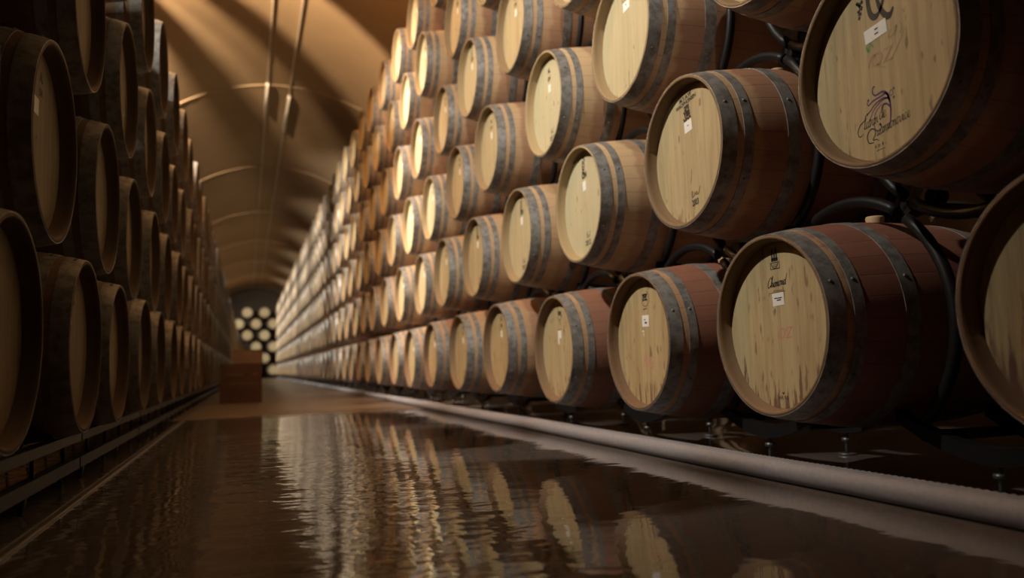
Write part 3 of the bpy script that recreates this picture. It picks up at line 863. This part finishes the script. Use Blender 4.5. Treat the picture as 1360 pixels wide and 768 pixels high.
def make_rack_mesh(P, H, R, tr, xf, xr):
    out = {}
    ff, rf = rack_meshes(P, H, R, tr, 14, False, xf, xr)
    out['front'] = ff.mesh('front_frame'); out['rear'] = rf.mesh('rear_frame')
    ff, rf = rack_meshes(P, H, R, tr, 14, True, xf, xr)
    out['front_b'] = ff.mesh('front_frame'); out['rear_b'] = rf.mesh('rear_frame')
    ff, rf = rack_meshes(P, H, R, tr, 5, False, xf, xr)
    a, b_ = ff, rf
    o = len(a.v); a.v += b_.v
    for f, mi, smo in zip(b_.f, b_.m, b_.sm): a.face([o + i for i in f], mi, smo)
    out['far'] = a.mesh('barrel_rack')
    for x in (xf, xr):
        a.tube([(x, p, q) for p, q in [(-.32, -.315), (-.16, -.385), (0, -.40), (.16, -.385), (.32, -.315)]], .022, 6)
        a.tube([(x, 0, -.40), (x, 0, -.492)], .010, 6); a.tube([(x, 0, -.492), (x, 0, -.486)], .032, 10)
    out['far_b'] = a.mesh('barrel_rack')
    tip = Vector((P / 4, H / 2))
    m = []
    for sy in (-1, 1):
        for sz in (-1, 1):
            q = MB(); q.tube([(xf, sy * tip.x, sz * tip.y), (xr, sy * tip.x, sz * tip.y)], tr * .9, 8)
            m.append(q.mesh('cross_tube'))
    out['cross'] = m
    # rollers carry the barrel above
    rl = []
    ang = math.radians(-90 + 27)
    gap = R - tr - RB
    for sy in (-1, 1):
        for x in (xf + .03, xr - .03):
            q = MB()
            rr = max(.010, gap / 2 + .006)
            cy = sy * (RB + gap / 2) * math.cos(ang); cz = H + (RB + gap / 2) * math.sin(ang)
            q.tube([(x - .022, cy, cz), (x + .022, cy, cz)], rr, 12)
            rl.append(q.mesh('roller'))
    out['roller'] = rl
    for kk, vv in out.items():
        for me in (vv if isinstance(vv, list) else [vv]):
            me.materials.append(M_ROLLER if kk == 'roller' else M_RACK)
    return out

XF, XB = .335 - L, .335 - L + .36
RK = make_rack_mesh(PR, .69, .400, .0185, XF, XB)
LK = make_rack_mesh(PL, .605, .364, .010, XF, XB)

# bottom saddle with screw foot for the right-hand stack
def saddle_mesh(x):
    m = MB()
    n = 16
    w, t = .022, .052
    top = [(-.335 + .67 * i / n) for i in range(n + 1)]
    def zt(y): return -.355 + .085 * (abs(y) / .335) ** 2
    for i, y in enumerate(top):
        tt = t * (1 - .35 * (abs(y) / .335))
        for dx, dz in ((-w, 0), (w, 0), (w, -tt), (-w, -tt)): m.v.append((x + dx, y, zt(y) + dz))
    for i in range(n):
        for j in range(4):
            j2 = (j + 1) % 4
            m.face([4 * i + j, 4 * i + j2, 4 * i + 4 + j2, 4 * i + 4 + j], 0, False)
    m.face([3, 2, 1, 0]); m.face([4 * n, 4 * n + 1, 4 * n + 2, 4 * n + 3])
    # upright pads that reach the barrels on both sides
    for s_ in (-1, 1):
        m.tube([(x, s_ * .285, -.315), (x, s_ * .258, -.335 + .03)], .016, 8)
    me = m.mesh('saddle'); me.materials.append(M_RACK); return me
def foot_mesh(x, h):
    m = MB()
    z0 = -h
    m.tube([(x, 0, z0), (x, 0, z0 + .006)], .034, 16); m.tube([(x, 0, z0 + .004), (x, 0, -.37)], .0075, 10)
    m.tube([(x, 0, z0 + .052), (x, 0, z0 + .066)], .019, 6)
    me = m.mesh('screw_foot'); me.materials.append(M_SCREW); return me
ME_SAD = [saddle_mesh(XF), saddle_mesh(XB)]
ME_FOOT = [foot_mesh(XF, RZ[0]), foot_mesh(XB, RZ[0])]

def rack(K, loc, rz, bottom, detail, label, group):
    if detail == 0:
        o = bpy.data.objects.new('barrel_rack', K['far_b' if bottom and K is RK else 'far']); C.objects.link(o)
        o.location = loc; o.rotation_euler = (0, 0, rz)
    else:
        o = empty('barrel_rack', loc, rz)
        part('front_frame', K['front_b' if bottom else 'front'], o); part('rear_frame', K['rear_b' if bottom else 'rear'], o)
        for me in K['cross']: part('cross_tube', me, o)
        for me in K['roller']: part('roller', me, o)
        if bottom and K is RK:
            for a, c in zip(ME_SAD, ME_FOOT):
                s_ = part('saddle', a, o); part('screw_foot', c, s_)
    tag(o, label, 'rack', group)
    return o

for row in range(5):
    n = 0
    for x in ([-.03, .95] if row % 2 == 0 else [.47]):
        n += 1
        o = bpy.data.objects.new('barrel_rack', RK['far_b'] if row == 0 else RK['far']); C.objects.link(o)
        o.location = (x, 50.2 + L, [.50, 1.20, 1.88, 2.57, 3.25][row]); o.rotation_euler = (0, 0, PI / 2)
        tag(o, 'black rack between the blurred barrels at the far end, %s in the %s' % (('left' if n == 1 else 'right') if row % 2 == 0 else 'middle', ROWN[row]), 'rack', 'racks of the far end stack')
for row in range(5):
    seen = 0
    for k in range(0, 49):
        y = RY[row] + PR * (k + .5)
        if y > YEND - .6: break
        if y < 1.2: continue
        loc = (XR + L, y, RZ[row])
        if y > 28.6: break
        q = cam_inv @ Vector((XR + .34, y, RZ[row] - .1))
        v = 384 - FPX * q.y / -q.z
        if v < -120: continue
        seen += 1
        rack(RK, loc, 0, row == 0, 1 if y < 9 else 0,
             'black tube rack, %s in the %s of the right-hand stack' % (ORD[seen - 1], ROWN[row]),
             'barrel racks of the right-hand stack')
for row in range(3):
    seen = 0
    for k in range(-1, 30):
        y = LY[row] + PL * (k + .5)
        if y < 1.9: continue
        if y > 27: break
        loc = (XL - L, y, LZ[row])
        q = cam_inv @ Vector((XL - .34, y, LZ[row]))
        if 384 - FPX * q.y / -q.z < -60: continue
        seen += 1
        rack(LK, loc, PI, row == 0, 1 if y < 6 else 0,
             'black tube rack, %s in the %s of the left-hand stack' % (ORD[seen - 1], LROWN[row]),
             'barrel racks of the left-hand stack')

# low trestle bases that lift the left-hand stack off the floor
def base_meshes(Lb):
    parts = []
    m = MB(); m.box((-.022, 0, .150), (.022, Lb - .02, .182)); parts.append(('top_rail', m.mesh('top_rail')))
    m = MB(); m.box((-.018, 0, .048), (.018, Lb - .02, .088)); parts.append(('lower_rail', m.mesh('lower_rail')))
    n = 4
    for i in range(n):
        y = Lb * (i + .5) / n
        m = MB(); m.tube([(0, y, .088), (0, y, .152)], .007, 6); parts.append(('upright', m.mesh('upright')))
    for i in range(n):
        y = Lb * (i + .35) / n
        m = MB(); m.tube([(0, y, .05), (0, y + (.055 if i % 2 else -.055), 0)], .008, 6); parts.append(('leg', m.mesh('leg')))
    for nm, me in parts: me.materials.append(M_RACK)
    return parts
LB = PL * 2
BASES = base_meshes(LB)
y = 1.70
i = 0
while y < 27:
    for X, w in ((XL - .09, 'front'), (XL - .70, 'rear')):
        if w == 'rear' and y > 8: continue
        o = empty('trestle_base', (X, y, 0))
        for nm, me in BASES: part(nm, me, o)
        tag(o, 'dark steel trestle base on the floor, %s of the %s line under the left-hand stack' % (ORD[i].replace(' nearest', '') if i else 'nearest', w), 'rack base', 'trestle bases under the left-hand stack')
    y += LB; i += 1

# ------------------------------------------------------------------ pipes and drain on the floor
def pipe(name, x, r, y0, y1, amp, corr, mat, n=12, step=.12):
    pts = []; rs = []
    y = y0; i = 0
    while y < y1:
        pts.append((x + amp * math.sin(y * 1.7) + amp * .6 * math.sin(y * 4.1 + 1), y, r))
        rr = r * (1 + .02 * math.sin(y * 9.0) + .015 * math.sin(y * 23))
        if corr: rr = r * (1.0 if i % 2 else .90)
        rs.append(rr)
        y += step if y < 9 or not corr else step * 8
        i += 1
    m = MB(); m.tube(pts, rs, n)
    # keep the underside on the floor
    lo = min(v[2] for v in m.v)
    m.v = [(a, b_, c - lo) for a, b_, c in m.v]
    return m.build(name, mat)
tag(pipe('padded_pipe', 1.612, .034, .2, 49.0, .004, False, M_FOAM, 16), 'long grey padded pipe lying on the floor along the right-hand racks', 'pipe')
tag(pipe('corrugated_hose', 1.694, .031, .2, 49.0, .006, True, M_FOAM2, 10, .012), 'thinner grey corrugated hose behind the padded pipe', 'hose')
m = MB()
m.box((-.012, 0, 0), (-.009, 44, .006)); m.box((.009, 0, 0), (.012, 44, .006))
yy = 0.0
while yy < 14:
    m.box((-.009, yy, 0), (.009, yy + .008, .0045)); yy += .020
m.box((-.009, 14, 0), (.009, 44, .004))
o = m.build('floor_drain', M_DRAIN, None, (-.512, 1.5, 0.001))
tag(o, 'narrow slotted metal drain strip in the floor along the left-hand stack', 'drain')

# ------------------------------------------------------------------ crates in the aisle
def crate(loc, w, d, h, mat, nsl, label):
    o = empty('wooden_crate', loc)
    t = .018
    for sx in (-1, 1):
        for sy in (-1, 1):
            m = MB(); cx, cy = sx * (w / 2 - .03), sy * (d / 2 - .03)
            m.box((cx - .025, cy - .025, 0), (cx + .025, cy + .025, h)); m.build('corner_post', mat, o)
    for i in range(nsl):
        z0 = h * i / nsl + .006; z1 = h * (i + 1) / nsl - .006
        for sy in (-1, 1):
            m = MB(); yy = sy * (d / 2 - t / 2); m.box((-w / 2, yy - t / 2, z0), (w / 2, yy + t / 2, z1)); m.build('slat', mat, o)
        for sx in (-1, 1):
            m = MB(); xx = sx * (w / 2 - t / 2); m.box((xx - t / 2, -d / 2 + t, z0), (xx + t / 2, d / 2 - t, z1)); m.build('slat', mat, o)
    m = MB(); m.box((-w / 2 + t, -d / 2 + t, .01), (w / 2 - t, d / 2 - t, .03)); m.build('bottom_board', mat, o)
    m = MB()
    for i in range(4):
        m.box((-w / 2 + w * i / 4 + .003, -d / 2, h), (-w / 2 + w * (i + 1) / 4 - .003, d / 2, h + .015))
    m.build('lid', mat, o)
    return tag(o, label, 'crate')
crate((-.08, 11.35, 0), .52, .70, .485, M_CRATE, 4, 'red-brown wooden crate standing on the floor at the left of the aisle')
crate((.0, 11.35, .500), .37, .60, .170, M_CRATE2, 2, 'duller brown flat crate resting on top of the red-brown crate')

# ------------------------------------------------------------------ under the vault
for nm, x, lab in (('lighting_track', .31, 'left of the two thin metal tracks running under the vault'), ('lighting_track', .71, 'right of the two thin metal tracks running under the vault')):
    m = MB(); m.box((-.011, 9.0, 5.545), (.011, 52, 5.565))
    for i in range(14): m.box((-.006, 10 + 3 * i, 5.56), (.006, 10.02 + 3 * i, 5.58))
    o = m.build(nm, M_TRACK, None, (x, 0, 0)); tag(o, lab, 'track', 'tracks under the vault')
for x, ya, yb, lab in ((.31, 14.6, 16.2, 'slim pale lamp fitting on the left track under the vault'), (.71, 15.2, 17.4, 'slim pale lamp fitting on the right track under the vault')):
    o = empty('linear_lamp', (x, ya, 5.455))
    m = MB(); m.box((-.03, 0, .03), (.03, yb - ya, .09)); m.build('housing', M_LAMPW, o)
    m = MB(); m.tube([(0, .05, .015), (0, yb - ya - .05, .015)], .016, 8); m.build('lamp_tube', M_LAMPW, o)
    tag(o, lab, 'lamp', 'lamp fittings on the tracks')

# uplight with a fin louvre on the left haunch of the vault (unseen; fins added to cast the soft fan of bands)
UL = Vector((-1.62, 8.5, 4.40))
lv = empty('uplight', (UL.x, UL.y, UL.z))
m = MB(); m.box((-.16, -.12, -.22), (.16, .12, -.16)); m.build('housing', M_RACK, lv)
def fin(a0, a1, r=.42):
    """added upright shadow fin covering bearings a0..a1 (degrees from +y towards +x)"""
    m = MB(); n = 4
    for zz in (-.10, .20):
        for rr in (r, r + .012):
            for i in range(n + 1):
                a = math.radians(a0 + (a1 - a0) * i / n)
                m.v.append((rr * math.sin(a), rr * math.cos(a), zz))
    N = n + 1
    for i in range(n):
        for a, c in ((0, 1), (2, 3)):
            m.face([a * N + i, a * N + i + 1, c * N + i + 1, c * N + i])
        for a, c in ((0, 2), (1, 3)):
            m.face([a * N + i, a * N + i + 1, c * N + i + 1, c * N + i])
    for i in (0, n): m.face([i, N + i, 3 * N + i, 2 * N + i])
    m.build('fin', M_RACK, lv)
for a0, a1 in ((6.5, 13.5), (21.5, 28.5), (46, 80)): fin(a0, a1)
m = MB()
for a in (6.5, 13.5, 21.5, 28.5, 46, 80):
    a = math.radians(a); m.tube([(0, 0, -.17), (.43 * math.sin(a), .43 * math.cos(a), -.10)], .006, 6)
m.build('shadow_fin_bracket', M_RACK, lv)
m = MB(); m.tube([(0, 0, -.2), (-.42, 0, -.35)], .02, 8); m.build('wall_arm', M_RACK, lv)
tag(lv, 'uplight with added shadow fins on the left side of the vault, above the picture', 'lamp')

# ------------------------------------------------------------------ lights
def spot(loc, target, power, col, size, blend, rad_):
    d = bpy.data.lights.new('spot', 'SPOT'); d.energy = power; d.color = col
    d.spot_size = math.radians(size); d.spot_blend = blend; d.shadow_soft_size = rad_
    o = bpy.data.objects.new('lamp_or_fill_spot', d); C.objects.link(o)
    o.location = loc
    o.rotation_euler = (Vector(target) - Vector(loc)).to_track_quat('-Z', 'Y').to_euler()
    return o
def point(loc, power, col, rad_):
    d = bpy.data.lights.new('point', 'POINT'); d.energy = power; d.color = col; d.shadow_soft_size = rad_
    o = bpy.data.objects.new('uplight_bulb', d); C.objects.link(o); o.location = loc
    return o
WARM = (1.0, .935, .80)
LX, LZL = -1.95, 4.36          # wall lamps high on the left, above the left-hand stack
spot((LX, 2.9, LZL), (1.6, 4.6, 2.0), 1060, WARM, 98, 1.0, .045)
for yy, pw in ((8.3, 2600), (13.5, 2300), (18.8, 2300), (24.1, 2300), (29.4, 2300), (34.7, 2300), (40.0, 2300), (45.3, 2900)):
    spot((LX, yy, LZL), (1.6, yy + .7, 2.5), pw if yy < 14 else pw * .62, WARM, 68 if yy < 14 else 100, .95, .045)
spot((LX, 43.5, LZL), (.8, 50.2, 2.1), 1300, WARM, 60, .9, .05)
spot((LX, -2.2, LZL), (1.9, 4.8, 2.9), 850, WARM, 38, 1.0, .05)
spot(UL, UL + Vector((0, .05, 1)), 3000, (1.0, .74, .46), 176, .06, .016)

spot(UL, (-1.1, 24.0, 7.0), 9500, (1.0, .76, .50), 34, 1.0, .016)  # extra beam added to brighten the far vault, not a known bulb

w = bpy.data.worlds.new('world'); sc.world = w
w.use_nodes = True
w.node_tree.nodes['Background'].inputs[0].default_value = (.10, .07, .05, 1)
w.node_tree.nodes['Background'].inputs[1].default_value = .02

sc.view_settings.view_transform = 'Standard'
sc.view_settings.look = 'None'
sc.view_settings.exposure = 0.0
sc.view_settings.gamma = 1.0
sc.view_settings.use_curve_mapping = False
sc.cycles.use_denoising = True
sc.cycles.max_bounces = 8
sc.cycles.diffuse_bounces = 2
